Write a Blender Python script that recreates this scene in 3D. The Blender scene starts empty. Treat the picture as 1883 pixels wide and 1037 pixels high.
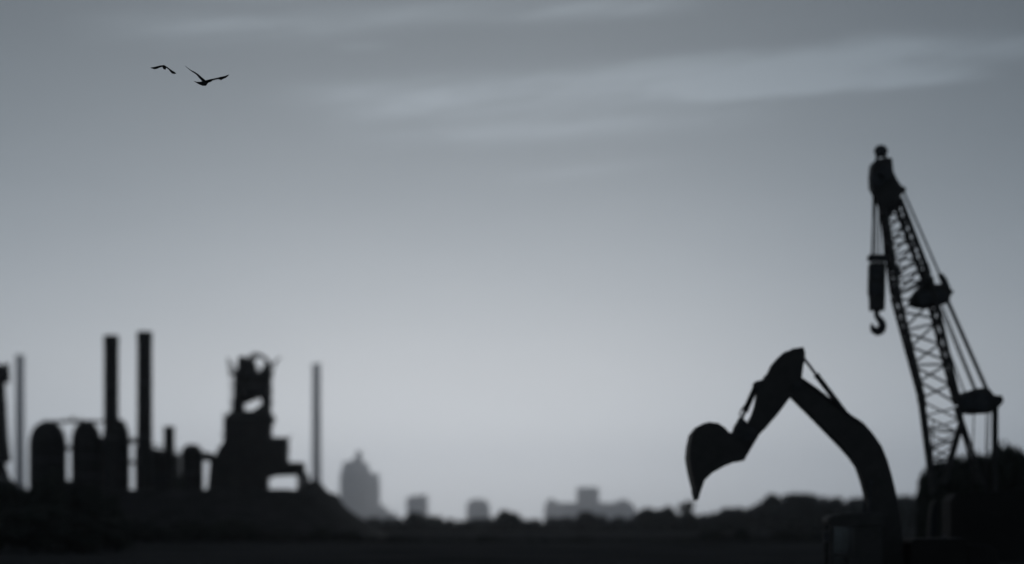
import bpy, bmesh, math, random
from mathutils import Vector, Matrix, noise
R = math.radians
random.seed(7)
S = bpy.context.scene
COL = S.collection
F = 3360.0            # focal length in photo pixels (photo 1883 wide)
HZ = 965.0            # image row of the horizon
CZ = 2.75             # camera height
FOCUS = 35.0

def P(x, y, d):
    return Vector(((x - 941.5) * d / F, d, CZ + (HZ - y) * d / F))
def PX(x, d): return (x - 941.5) * d / F
def PZ(y, d): return CZ + (HZ - y) * d / F

# ------------------------------------------------------------------ materials
def mat(name, c, rough=0.7, metal=0.0, nscale=3.0, var=0.35, bump=0.15, bscale=None, spec=.5):
    m = bpy.data.materials.new(name); m.use_nodes = True
    nt = m.node_tree; b = nt.nodes['Principled BSDF']
    tc = nt.nodes.new('ShaderNodeTexCoord')
    n = nt.nodes.new('ShaderNodeTexNoise'); n.inputs['Scale'].default_value = nscale
    n.inputs['Detail'].default_value = 6; n.inputs['Roughness'].default_value = 0.6
    nt.links.new(tc.outputs['Object'], n.inputs['Vector'])
    r = nt.nodes.new('ShaderNodeValToRGB')
    r.color_ramp.elements[0].position = 0.3; r.color_ramp.elements[1].position = 0.7
    r.color_ramp.elements[0].color = tuple(v * (1 - var) for v in c) + (1,)
    r.color_ramp.elements[1].color = tuple(min(1, v * (1 + var)) for v in c) + (1,)
    nt.links.new(n.outputs['Fac'], r.inputs['Fac'])
    nt.links.new(r.outputs['Color'], b.inputs['Base Color'])
    b.inputs['Specular IOR Level'].default_value = spec; b.inputs['Roughness'].default_value = rough; b.inputs['Metallic'].default_value = metal
    if bump:
        n2 = nt.nodes.new('ShaderNodeTexNoise'); n2.inputs['Scale'].default_value = bscale or nscale * 6
        n2.inputs['Detail'].default_value = 4
        nt.links.new(tc.outputs['Object'], n2.inputs['Vector'])
        bp = nt.nodes.new('ShaderNodeBump'); bp.inputs['Strength'].default_value = bump
        nt.links.new(n2.outputs['Fac'], bp.inputs['Height'])
        nt.links.new(bp.outputs['Normal'], b.inputs['Normal'])
    return m
M = {
 'paint':   mat('weathered_machine_paint', (.075, .072, .067), .75, 0, 2.5, .15),
 'steel':   mat('dark_steel', (.075, .077, .080), .7, .0, 5),
 'rope':    mat('greased_wire_rope', (.035, .035, .037), .7, 0, 12),
 'chrome':  mat('piston_rod_steel', (.16, .16, .17), .45, .6, 8, .1, 0),
 'rubber':  mat('track_steel', (.03, .03, .03), .85, 0, 6),
 'rust':    mat('rusted_plate', (.024, .0215, .020), .85, 0, .5),
 'brick':   mat('sooty_brick', (.025, .0225, .021), .9, 0, .6, .3, .2, 4),
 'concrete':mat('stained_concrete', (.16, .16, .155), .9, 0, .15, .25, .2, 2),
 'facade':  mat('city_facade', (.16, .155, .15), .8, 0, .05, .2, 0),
 'winglass':mat('city_window_glass', (.03, .033, .036), .6, 0, .2, .1, 0, None, .1),
 'leaf':    mat('dark_foliage', (.040, .046, .034), .9, 0, .8, .45, 0),
 'leaf2':   mat('dry_foliage', (.075, .078, .068), .9, 0, .8, .45, 0),
 'bark':    mat('bark', (.05, .042, .036), .95, 0, 4),
 'earth':   mat('slag_earth', (.045, .043, .041), .95, 0, .25, .4, .5, 1.2, .05),
 'ground':  mat('bare_ground', (.095, .093, .090), .95, 0, .06, .35, .4, 1.5, .0),
 'feather': mat('dark_feathers', (.040, .040, .042), .85, 0, 20, .3, 0),
}
def glass_mat():
    m = bpy.data.materials.new('cab_window_glass'); m.use_nodes = True
    nt = m.node_tree; nt.nodes.clear()
    o = nt.nodes.new('ShaderNodeOutputMaterial'); mx = nt.nodes.new('ShaderNodeMixShader')
    t = nt.nodes.new('ShaderNodeBsdfTransparent'); g = nt.nodes.new('ShaderNodeBsdfGlossy')
    t.inputs['Color'].default_value = (.86, .88, .88, 1); g.inputs['Roughness'].default_value = .08
    fr = nt.nodes.new('ShaderNodeFresnel'); fr.inputs['IOR'].default_value = 1.45
    nt.links.new(fr.outputs[0], mx.inputs[0]); nt.links.new(t.outputs[0], mx.inputs[1])
    nt.links.new(g.outputs[0], mx.inputs[2]); nt.links.new(mx.outputs[0], o.inputs['Surface'])
    return m
M['glass'] = glass_mat()

# ------------------------------------------------------------------ mesh building
def GROW(d): return 2.8 if d > 1000 else 3.1 if d > 300 else 1.6 if d > 70 else 1.35
def offset(poly, k):
    """move every edge of an outline outward by k pixels"""
    n = len(poly)
    A = sum(poly[i][0]*poly[(i+1)%n][1] - poly[(i+1)%n][0]*poly[i][1] for i in range(n))
    sg = 1 if A > 0 else -1; out = []
    for i in range(n):
        p0, p1, p2 = poly[i-1], poly[i], poly[(i+1)%n]
        a = Vector((p1[1]-p0[1], p0[0]-p1[0])).normalized()*sg; b = Vector((p2[1]-p1[1], p1[0]-p2[0])).normalized()*sg
        m = a + b; l = max(m.length_squared, .5); m = m * (2/l)
        out.append((p1[0] + m.x*k, p1[1] + m.y*k))
    return out
class MB:
    cnt = 0
    """collects vertices and faces in world coordinates"""
    def __init__(self): self.v = []; self.f = []
    def add(self, vs, fs):
        n = len(self.v); self.v += [Vector(v) for v in vs]
        self.f += [[n + i for i in f] for f in fs]; return self
    def box(self, x0, x1, y0, y1, z0, z1):
        vs = [(x, y, z) for x in (x0, x1) for y in (y0, y1) for z in (z0, z1)]
        return self.add(vs, [(0,1,3,2),(4,6,7,5),(0,4,5,1),(2,3,7,6),(0,2,6,4),(1,5,7,3)])
    def tube(self, pts, r, n=8, r1=None):
        pts = [Vector(p) for p in pts]; r1 = r if r1 is None else r1
        rings = []; up = None
        for i, p in enumerate(pts):
            t = (pts[min(i+1, len(pts)-1)] - pts[max(i-1, 0)]).normalized()
            if up is None:
                up = Vector((0,1,0)) if abs(t.y) < .9 else Vector((1,0,0))
            a = (up - t * up.dot(t)).normalized(); b = t.cross(a); up = a
            rr = r + (r1 - r) * i / max(1, len(pts)-1)
            rings.append([p + (a*math.cos(2*math.pi*k/n) + b*math.sin(2*math.pi*k/n))*rr for k in range(n)])
        vs = [v for q in rings for v in q]; fs = []
        for i in range(len(rings)-1):
            for k in range(n):
                fs.append((i*n+k, i*n+(k+1)%n, (i+1)*n+(k+1)%n, (i+1)*n+k))
        fs.append(tuple(range(n))[::-1]); fs.append(tuple(range((len(rings)-1)*n, len(rings)*n)))
        return self.add(vs, fs)
    def bar(self, a, b, w, h=None):
        """square bar from a to b"""
        return self.tube([a, b], w * .7071, 4)
    def lathe(self, cx, cy, prof, n=32, axis='z', c0=0):
        """prof: [(radius, height)] round a vertical axis, or round a y axis"""
        vs = []; fs = []
        for r, h in prof:
            for k in range(n):
                a = 2*math.pi*k/n
                if axis == 'z': vs.append((cx + r*math.cos(a), cy + r*math.sin(a), h))
                else: vs.append((cx + r*math.cos(a), h, cy + r*math.sin(a)))
        for i in range(len(prof)-1):
            for k in range(n):
                fs.append((i*n+k, i*n+(k+1)%n, (i+1)*n+(k+1)%n, (i+1)*n+k))
        fs.append(tuple(range(n))[::-1]); fs.append(tuple(range((len(prof)-1)*n, len(prof)*n)))
        return self.add(vs, fs)
    def disc(self, c, r, t, n=28):
        """thick wheel round a y axis"""
        c = Vector(c)
        return self.lathe(c.x, c.z, [(r*.3, c.y-t*.7), (r*.3, c.y-t*.5), (r*.92, c.y-t*.5), (r, c.y-t*.4), (r*.9, c.y), (r, c.y+t*.4), (r*.92, c.y+t*.5), (r*.3, c.y+t*.5), (r*.3, c.y+t*.7)], n, 'y')
    def prism(self, poly, d, t, y=None, grow=None):
        """outline in photo pixels at distance d, real thickness t along y"""
        y = d if y is None else y
        gr = GROW(d) if grow is None else grow
        if gr:
            poly = offset(poly, gr); MB.cnt += 1; t *= 1 + .004 * (MB.cnt % 7)
        pts = [P(px, py, d) for px, py in poly]; n = len(pts)
        vs = [(p.x, y - t/2, p.z) for p in pts] + [(p.x, y + t/2, p.z) for p in pts]
        fs = [tuple(range(n)), tuple(range(n, 2*n))[::-1]]
        for i in range(n): fs.append((i, i+n, (i+1)%n+n, (i+1)%n))
        return self.add(vs, fs)
    def build(self, name, m, parent=None, bevel=0, smooth=False, kind=None):
        org = ORG.get(parent.name, Vector((0,0,0))) if parent else Vector((0,0,0))
        me = bpy.data.meshes.new(name)
        me.from_pydata([v - org for v in self.v], [], self.f)
        bm = bmesh.new(); bm.from_mesh(me)
        bmesh.ops.recalc_face_normals(bm, faces=bm.faces)
        bm.to_mesh(me); bm.free()
        me.materials.append(m)
        o = bpy.data.objects.new(name, me); COL.objects.link(o)
        if parent: o.parent = parent
        ORG[o.name] = org
        if bevel:
            b = o.modifiers.new('Bevel', 'BEVEL'); b.width = bevel; b.segments = 2
            b.limit_method = 'ANGLE'; b.angle_limit = R(35)
        if smooth:
            for p in me.polygons: p.use_smooth = True
        if kind: o['kind'] = kind
        return o
ORG = {}
def thing(name, label, cat, loc=(0,0,0), group=None):
    o = bpy.data.objects.new(name, None); COL.objects.link(o)
    o.location = loc; o.empty_display_size = .5
    o['label'] = label; o['category'] = cat
    if group: o['group'] = group
    ORG[o.name] = Vector(loc)
    return o
def tag(o, label, cat, group=None):
    o['label'] = label; o['category'] = cat
    if group: o['group'] = group
    return o
def lerp(a, b, t): return a + (b - a) * t
def poly_at(pts, t):
    """point at fraction t along pixel polyline"""
    L = [math.dist(pts[i], pts[i+1]) for i in range(len(pts)-1)]; s = t * sum(L)
    for i, l in enumerate(L):
        if s <= l or i == len(L)-1:
            k = s / l; return (lerp(pts[i][0], pts[i+1][0], k), lerp(pts[i][1], pts[i+1][1], k))
        s -= l

# ------------------------------------------------------------------ camera
cam = bpy.data.cameras.new('camera'); co = bpy.data.objects.new('camera', cam); COL.objects.link(co)
co.location = (0, 0, CZ); co.rotation_euler = (R(90), 0, 0)
cam.sensor_width = 36; cam.lens = 36 * F / 1883; cam.shift_y = (HZ - 518.5) / 1883
cam.clip_start = .1; cam.clip_end = 40000
cam.dof.use_dof = True; cam.dof.focus_distance = FOCUS
BLUR = 19.0                                      # blur circle of far things, photo pixels
cam.dof.aperture_fstop = cam.lens / (BLUR * FOCUS / F * 1000)
S.camera = co

# ------------------------------------------------------------------ sky
W = bpy.data.worlds.new('World'); S.world = W; W.use_nodes = True
wt = W.node_tree; wt.nodes.clear()
class N:
    def __init__(s, sock): s.s = sock
    @staticmethod
    def op(kind, *a):
        n = wt.nodes.new('ShaderNodeMath'); n.operation = kind
        for i, v in enumerate(a):
            if isinstance(v, N): wt.links.new(v.s, n.inputs[i])
            else: n.inputs[i].default_value = v
        return N(n.outputs[0])
    def __add__(s, o): return N.op('ADD', s, o)
    def __radd__(s, o): return N.op('ADD', o, s)
    def __sub__(s, o): return N.op('SUBTRACT', s, o)
    def __rsub__(s, o): return N.op('SUBTRACT', o, s)
    def __mul__(s, o): return N.op('MULTIPLY', s, o)
    def __rmul__(s, o): return N.op('MULTIPLY', o, s)
    def __truediv__(s, o): return N.op('DIVIDE', s, o)
    def __pow__(s, o): return N.op('POWER', s, o)
def smooth(v, a, b, o0=0., o1=1.):
    n = wt.nodes.new('ShaderNodeMapRange'); n.interpolation_type = 'SMOOTHSTEP'
    wt.links.new(v.s, n.inputs[0])
    for i, x in enumerate((a, b, o0, o1)): n.inputs[i+1].default_value = x
    return N(n.outputs[0])
def noise_node(vec, scale, detail=5, rough=.55, dist=0.):
    n = wt.nodes.new('ShaderNodeTexNoise'); n.inputs['Scale'].default_value = scale
    n.inputs['Detail'].default_value = detail; n.inputs['Roughness'].default_value = rough
    n.inputs['Distortion'].default_value = dist
    wt.links.new(vec, n.inputs['Vector']); return N(n.outputs['Fac'])
def comb(x, y, z):
    n = wt.nodes.new('ShaderNodeCombineXYZ')
    for i, v in enumerate((x, y, z)):
        if isinstance(v, N): wt.links.new(v.s, n.inputs[i])
        else: n.inputs[i].default_value = v
    return n.outputs[0]
tc = wt.nodes.new('ShaderNodeTexCoord'); sx = wt.nodes.new('ShaderNodeSeparateXYZ')
wt.links.new(tc.outputs['Generated'], sx.inputs[0])
DX, DY, DZ = (N(sx.outputs[i]) for i in range(3))
az = N.op('ARCTAN2', DX, DY)                     # 0 = north (ahead), grows to the east
el = N.op('ARCSINE', DZ)
# twilight glow: brightness by height above the horizon, hue stays a grey blue
ramp = wt.nodes.new('ShaderNodeValToRGB'); ramp.color_ramp.interpolation = 'EASE'
ramp.color_ramp.interpolation = 'LINEAR'
elw = el + (noise_node(comb(az * 3., el * 9., 0.), 2.5, 3) - .5) * .012
wt.links.new((elw * 2.2).s, ramp.inputs['Fac'])
def lin(c): return tuple(((v/255)/12.92 if v/255 <= .04045 else ((v/255+.055)/1.055)**2.4) for v in c)
SKYROWS = [  # photo row, brightness of the clear sky ahead (sRGB grey level)
 (965, 206), (930, 210), (880, 216), (830, 218), (770, 215), (690, 204), (600, 191), (520, 180), (440, 169), (350, 157), (260, 147), (160, 138), (80, 131), (0, 126)]
def hue(g_):
    k = max(0, min(1, (g_-125)/75)); k **= 1.4; return (g_*lerp(.940, .974, k), g_, g_*lerp(1.053, 1.025, k))
def lerp(a, b, t): return a + (b - a) * t
SKYROWS = [(y, hue(g_)) for y, g_ in SKYROWS]
els = ramp.color_ramp.elements
stops = [(math.atan((HZ - y) / F) * 2.2, lin(c)) for y, c in SKYROWS]
stops += [(.42*2.2, lin((98,104,111))), (.999, lin((84,89,96)))]
while len(els) > 1: els.remove(els[-1])
els[0].position = stops[0][0]; els[0].color = stops[0][1] + (1,)
for p, c in stops[1:]:
    e = els.new(min(p, 1)); e.color = c + (1,)
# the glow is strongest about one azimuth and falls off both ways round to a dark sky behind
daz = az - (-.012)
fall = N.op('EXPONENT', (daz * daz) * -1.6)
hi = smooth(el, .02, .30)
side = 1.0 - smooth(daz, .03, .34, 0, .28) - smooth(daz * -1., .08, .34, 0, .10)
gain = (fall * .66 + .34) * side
# thin cirrus streaks
u = N.op('TANGENT', az); v = N.op('TANGENT', el)
wob = noise_node(comb(u * 2.2, v * 8., 3.1), 3., 4)
wisp = noise_node(comb(u * 5. + v * 9., v * 46. - u * 7., 1.7), 1.6, 7, .62, .4)
fine = noise_node(comb(u * 9., v * 110. - u * 16., 5.2), 1.4, 6, .6, .3)
def streak(x0, y0, x1, y1, wdt, amp, soft=.28, up=1.0, dn=1.0):
    """cloud band between two directions of the sky (given as photo points), width in the same units"""
    ax, ay, bx, by = (x0-941.5)/F, (HZ-y0)/F, (x1-941.5)/F, (HZ-y1)/F
    L = math.hypot(bx-ax, by-ay); tx, ty = (bx-ax)/L, (by-ay)/L
    s = ((u - ax) * tx + (v - ay) * ty) / L
    t = ((u - ax) * -ty + (v - ay) * tx) / (wdt / F) + (wob - .5) * 1.0
    above = N.op('MAXIMUM', t, 0.) * up; below = N.op('MINIMUM', t, 0.) * dn
    q = above + below
    g = N.op('EXPONENT', q * q * -1.)
    ends = smooth(s, -.05, soft) * smooth(s, 1.05, 1 - soft)
    return g * ends * amp
cl = (streak(500, 190, 1800, 122, 34, 1.55, .22, 1.3, 1.0) + streak(1200, 186, 1840, 164, 14, 1.5, .25, .7, 2.0)
      + streak(1040, 126, 1740, 88, 20, 1.0, .35, 1.8, .8) + streak(560, 262, 1500, 205, 24, .62, .35) + streak(100, 80, 800, 30, 28, .95, .4)
      + streak(640, 38, 1340, 8, 22, 1.2, .3, .8, 1.3) + streak(1520, 98, 2000, 122, 22, 1.0, .3)
      + streak(-200, -10, 700, -2, 20, .6, .3) + streak(880, 330, 1300, 296, 12, .25, .4) + streak(600, 92, 740, 86, 6, .5, .4))
tex = smooth(wisp, .31, .64, .45, 1.1) * smooth(fine, .3, .7, .6, 1.2)
front = smooth(DY, .1, .4)
cloud = N.op('MINIMUM', cl * tex, 1.25) * front
mul = wt.nodes.new('ShaderNodeMix'); mul.data_type = 'RGBA'; mul.blend_type = 'MULTIPLY'; mul.inputs[0].default_value = 1
wt.links.new(ramp.outputs['Color'], mul.inputs[6])
gc = wt.nodes.new('ShaderNodeCombineColor')
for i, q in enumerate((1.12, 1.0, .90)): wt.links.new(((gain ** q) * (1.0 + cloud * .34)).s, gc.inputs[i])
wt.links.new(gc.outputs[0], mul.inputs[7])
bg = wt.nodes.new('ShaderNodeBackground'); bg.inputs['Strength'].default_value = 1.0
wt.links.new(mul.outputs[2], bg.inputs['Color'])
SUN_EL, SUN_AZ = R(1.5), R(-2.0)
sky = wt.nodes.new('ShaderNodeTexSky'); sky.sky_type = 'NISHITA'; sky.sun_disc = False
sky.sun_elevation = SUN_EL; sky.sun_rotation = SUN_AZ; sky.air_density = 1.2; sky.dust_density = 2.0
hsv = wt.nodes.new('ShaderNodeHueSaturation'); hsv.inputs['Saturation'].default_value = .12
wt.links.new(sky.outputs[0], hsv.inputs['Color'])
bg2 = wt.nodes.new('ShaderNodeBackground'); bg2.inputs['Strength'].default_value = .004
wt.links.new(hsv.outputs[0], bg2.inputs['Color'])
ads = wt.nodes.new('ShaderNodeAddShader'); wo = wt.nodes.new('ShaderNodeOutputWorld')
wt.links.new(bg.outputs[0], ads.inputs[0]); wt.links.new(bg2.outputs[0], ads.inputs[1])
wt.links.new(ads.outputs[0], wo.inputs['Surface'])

sun = bpy.data.lights.new('sun', 'SUN'); so = bpy.data.objects.new('sun', sun); COL.objects.link(so)
sun.energy = .12; sun.angle = R(.5); sun.color = (1, .93, .85)
so.rotation_euler = Vector((math.sin(SUN_AZ)*math.cos(SUN_EL), math.cos(SUN_AZ)*math.cos(SUN_EL), math.sin(SUN_EL))).to_track_quat('Z', 'Y').to_euler()

# ------------------------------------------------------------------ ground, haze
g = MB()
xs = [-8800, -3000, -1200, -500, -200, -80, 0, 80, 200, 500, 1200, 3000, 8800]
ys = [-150, 0, 40, 80, 130, 200, 300, 450, 700, 1200, 2500, 6000, 13300]
g.add([(x, y, 0) for y in ys for x in xs],
      [(j*13+i, j*13+i+1, (j+1)*13+i+1, (j+1)*13+i) for j in range(12) for i in range(12)])
g.build('ground', M['ground'], kind='structure')
HAZE_DENSITY = 7.0e-5
hz = MB().box(-9000, 9000, -300, 13600, -1, 520)
hm = bpy.data.materials.new('haze_air'); hm.use_nodes = True
ht = hm.node_tree; ht.nodes.clear()
hv = ht.nodes.new('ShaderNodeVolumePrincipled'); ho = ht.nodes.new('ShaderNodeOutputMaterial')
hv.inputs['Color'].default_value = (.82, .88, .97, 1); hv.inputs['Density'].default_value = HAZE_DENSITY
hv.inputs['Anisotropy'].default_value = .78
hv.inputs['Density Attribute'].default_value = ''
ht.links.new(hv.outputs[0], ho.inputs['Volume'])
hzo = hz.build('haze', hm, kind='stuff')

# ------------------------------------------------------------------ foliage
def blob(mb, c, r, seed, sub=1, squash=1.0):
    bm = bmesh.new(); bmesh.ops.create_icosphere(bm, subdivisions=sub, radius=1)
    off = Vector((seed*3.1, seed*1.7, seed*.9))
    vs = []
    for vv in bm.verts:
        k = 1 + .35 * noise.noise(vv.co * 1.6 + off)
        vs.append(Vector(c) + Vector((vv.co.x*r*k, vv.co.y*r*k, vv.co.z*r*k*squash)))
    fs = [[q.index for q in f.verts] for f in bm.faces]; bm.free(); mb.add(vs, fs)
def leaf(mb, p, s, rnd):
    a = Vector((rnd.gauss(0,1), rnd.gauss(0,1), rnd.gauss(0,1))).normalized()
    b = a.cross(Vector((rnd.gauss(0,1), rnd.gauss(0,1), rnd.gauss(0,1)))).normalized()
    n = len(mb.v)
    mb.v += [p - a*s, p + b*s*.45, p + a*s, p - b*s*.45]; mb.f.append([n, n+1, n+2, n+3])
def clump(mb, c, r, n, s, rnd, squash=1.0):
    blob(mb, c, r*.72, rnd.random()*50, 2, squash)
    for _ in range(n):
        d = Vector((rnd.gauss(0,1), rnd.gauss(0,1), rnd.gauss(0,1))).normalized() * (r * (.62 + .5*rnd.random()**1.5))
        d.z *= squash
        leaf(mb, Vector(c) + d, s * (.6 + .8*rnd.random()), rnd)
# crown variants in a unit space: width 1, height 1, standing on z = 0
def crown_variant(kind, seed):
    rnd = random.Random(seed); mb = MB()
    if kind == 'round':
        for i in range(15):
            a = rnd.random()*6.28; q = rnd.random()**.6
            h = .30 + .58*rnd.random()
            w = .36 * math.sqrt(max(.05, 1 - ((h-.5)/.5)**2))
            clump(mb, (math.cos(a)*q*w, math.sin(a)*q*w, h), .12 + .05*rnd.random(), 150, .032, rnd, .9)
        clump(mb, (0, 0, .55), .27, 150, .035, rnd, 1.1); clump(mb, (.02, 0, .86), .13, 150, .03, rnd)
    elif kind == 'bush':
        for i in range(20):                     # clumps spread over a dome
            zz = (i + .5)/20; a = i*2.39996 + seed; q = math.sqrt(1 - (zz*.98)**2)
            jit = rnd.uniform(.84, 1.06)
            clump(mb, (math.cos(a)*q*.36*jit, math.sin(a)*q*.36*jit, .12 + zz*.70*jit), .135 + .045*rnd.random(), 110, .034, rnd, 1.1)
        clump(mb, (0, 0, .36), .36, 150, .035, rnd, 1.05); clump(mb, (-.03, 0, .72), .22, 150, .032, rnd)
    elif kind == 'broad':
        for i in range(30):                     # flat-topped spreading crown
            q = math.sqrt((i + .5)/30); a = i*2.39996 + seed
            zt = .84 * (1 - q**5)**.5; jit = rnd.uniform(.9, 1.0)
            for z in ((zt*jit,) if q < .6 else (zt*jit, zt*.55*jit, .12)):
                clump(mb, (math.cos(a)*q*.37, math.sin(a)*q*.37, max(.1, z)), .11 + .03*rnd.random(), 60, .03, rnd, 1.0)
        clump(mb, (0, 0, .40), .36, 120, .035, rnd, 1.1)
    elif kind == 'tall':
        for i in range(14):
            h = .16 + .74*i/13; w = .30*(1 - ((h-.45)/.6)**2)
            a = rnd.random()*6.28; q = rnd.random()
            clump(mb, (math.cos(a)*q*w, math.sin(a)*q*w, h), .10 + .10*(1-h), 130, .032, rnd, 1.1)
        clump(mb, (0, 0, .42), .26, 150, .03, rnd, 1.3)
    tr = MB()
    top = .55 if kind not in ('bush', 'broad') else .35
    tr.tube([(0,0,-.01), (.012,.005,top*.5), (-.008,.0,top)], .035 if kind != 'bush' else .02, 9, .016)
    for i in range(5):
        a = i*1.3 + seed; z0 = top*(.45 + .1*i)
        tr.tube([(0,0,z0), (math.cos(a)*.12, math.sin(a)*.12, z0+.12), (math.cos(a)*.2, math.sin(a)*.2, z0+.26)], .014, 6, .005)
    return mb, tr
VAR = {}
def get_var(kind, i, m='leaf'):
    key = (kind, i, m)
    if key not in VAR:
        cr, tr = crown_variant(kind, i*11 + len(kind))
        def me(mb, nm, mm):
            x = bpy.data.meshes.new(nm); x.from_pydata(mb.v, [], mb.f); x.materials.append(mm); return x
        VAR[key] = (me(cr, 'crown', M[m]), me(tr, 'trunk', M['bark']))
    return VAR[key]
def tree(px, top, d, wpx, kind, i, label, group=None, name='tree', cat='tree', base=0.0, m='leaf', dy=0):
    z = PZ(top, d); x = PX(px, d); w = wpx * 1.2 * d / F
    t = thing(name, label, cat, (x, d + dy, base), group)
    c, tr = get_var(kind, i, m)
    h = (z - base) / 1.0
    for nm, me in (('crown', c), ('trunk', tr)):
        o = bpy.data.objects.new(nm, me); COL.objects.link(o); o.parent = t
        o.scale = (w / .92, w / .92, h / .97); o.rotation_euler = (0, 0, (px * 0.37 + i) % 6.28)
    return t

# far woodland: one mass on the skyline
def interp(prof, x):
    for (x0, y0), (x1, y1) in zip(prof, prof[1:]):
        if x0 <= x <= x1: return y0 + (y1-y0)*(x-x0)/(x1-x0)
    return prof[0][1] if x < prof[0][0] else prof[-1][1]
WOOD = [(-200,945),(560,950),(660,957),(735,955),(770,951),(820,954),(850,962),(880,957),(905,957),(930,952),(965,960),(1000,956),
        (1040,955),(1080,951),(1120,953),(1162,956),(1180,948),(1230,948),(1245,953),(1290,950),(1320,946),(1350,938),(1385,936),
        (1400,924),(1418,917),(1450,913),(1495,913),(1522,918),(1570,919),(1640,916),(1720,912),(1800,905),(2080,905)]
rnd = random.Random(3); wd = MB()
x = -190.0
while x < 2070:
    for row, (dd, drop) in enumerate(((720, 0), (700, 8), (680, 17))):
        d = dd + rnd.uniform(-12, 12); xx = x + rnd.uniform(-9, 9)
        top = interp(WOOD, xx) - 8 + drop*rnd.uniform(.6, 1.05) + rnd.uniform(0, 1.2)
        zt = PZ(top, d); p = PX(xx, d)
        r = min(zt*.42, rnd.uniform(2.0, 3.0))
        clump(wd, (p, d, zt - r), r, 80, .32, rnd, 1.0)
        z = zt - 1.9*r
        while z > 0.3:
            clump(wd, (p + rnd.uniform(-1,1), d + rnd.uniform(-1,1), max(z, 0.8)), r*1.15, 30, .32, rnd); z -= r*1.4
    x += rnd.uniform(9, 13)
wd.build('woodland', M['leaf2'], kind='stuff')
# low undergrowth nearer, in front of the woodland
rnd = random.Random(5); ug = MB()
x = -150.0
UG = [(-150,985),(380,960),(470,962),(500,980),(600,975),(680,986),(760,990),(870,990),(1000,991),(1200,991),(1290,985),(1340,982),(1420,985),(1500,975),(1600,985),(2050,985)]
while x < 2050:
    d = 300 + rnd.uniform(-14, 14); top = interp(UG, x) + rnd.uniform(-1, 3)
    zt = PZ(top, d); r = max(.35, zt*.55); p = PX(x, d)
    clump(ug, (p, d, zt - r), r, 60, .22, rnd, .95)
    clump(ug, (p + .4, d - 1.5, zt*.3), r*.95, 50, .22, rnd, .8)
    x += rnd.uniform(7, 12)
ug.build('undergrowth', M['leaf'], kind='stuff')

WG = 'trees standing out of the far woodland'
tree(767, 940, 660, 50, 'bush', 1, 'rounded tree at the foot of the small square grey tower', WG, m='leaf2')
tree(932, 938, 660, 58, 'bush', 2, 'domed dark tree alone on the skyline right of the squat grey tower', WG, m='leaf2')
tree(1080, 937, 660, 40, 'bush', 3, 'small round tree in front of the grey tower with two wings', WG, m='leaf2')
tree(1193, 931, 660, 62, 'bush', 1, 'broad tree just right of the low grey wing on the skyline', WG, m='leaf2')
tree(1224, 931, 658, 54, 'bush', 2, 'round tree touching the narrow upright tree beneath the bucket', WG, m='leaf2')
tree(1263, 922, 660, 46, 'tall', 1, 'narrow upright tree poking above the skyline just left of the bucket tip', WG, m='leaf2')
tree(1352, 930, 660, 70, 'bush', 3, 'wide low tree on the skyline right of the bucket tip', WG, m='leaf2')
tree(1425, 910, 660, 62, 'round', 1, 'tall rounded tree at the left shoulder of the raised woodland', WG, m='leaf2')
tree(1480, 907, 662, 84, 'round', 2, 'broad highest tree of the raised woodland above the excavator cab', WG, m='leaf2')
SG = 'dark shrubs in the middle distance'
for px, top, w, i, lb in ((640, 974, 46, 1, 'dark shrub below the foot of the slag slope'),
      (590, 966, 34, 2, 'dark upright shrub beneath the thin right hand chimney'),
      (728, 983, 60, 3, 'low dark shrub left of the small square grey tower, below the woodland'),
      (765, 987, 34, 1, 'small dark shrub straight below the small square grey tower'),
      (897, 984, 52, 2, 'dark shrub below the gap between the squat tower and the domed tree'),
      (1068, 985, 50, 3, 'dark shrub straight below the grey tower with two wings'),
      (1193, 988, 40, 1, 'very low dark shrub left of the bucket tip, below the woodland'),
      (1310, 975, 56, 2, 'dense dark shrub below and right of the bucket tip'),
      (1364, 968, 26, 3, 'narrow dark shrub standing between two wider ones, below the elbow of the arm'),
      (1446, 976, 60, 1, 'wide dark shrub left of the excavator cab')):
    tree(px, top, 285, w, 'bush', i, lb, SG, name='shrub', cat='shrub')
# trees on the left in front of the stoves
LG = 'dark trees in front of the hot stoves'
for px, top, w, k, i, d, lb in ((-55, 868, 120, 'bush', 3, 198, 'dark bush cut by the left edge of the photo'),
      (22, 877, 84, 'bush', 1, 195, 'dark rounded bush at the foot of the pale thin left chimney'),
      (93, 863, 92, 'bush', 2, 190, 'tallest dark bush, in front of the leftmost domed stove'),
      (157, 883, 84, 'bush', 3, 193, 'dark bush in front of the second domed stove'),
      (198, 906, 62, 'bush', 1, 189, 'low dark bush at the right end of the left bush row'),
      (60, 925, 190, 'bush', 1, 178, 'wide low dark bush nearest the camera at lower left'),
      (150, 940, 150, 'bush', 2, 176, 'spreading low dark bush below the third stove')):
    tree(px, top, d, w, k, i, lb, LG, name='bush', cat='bush')
for px, top, w, i, lb in ((250, 951, 90, 2, 'low dark shrub under the taller brick chimney'),
      (340, 953, 100, 3, 'low dark shrub on the slope under the small domed tank'),
      (430, 951, 110, 1, 'wide dark shrub under the blast furnace tower'),
      (520, 972, 80, 2, 'low dark shrub under the open loading bay of the furnace')):
    tree(px, top, 280, w, 'bush', i, lb, SG, name='shrub', cat='shrub')
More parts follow.
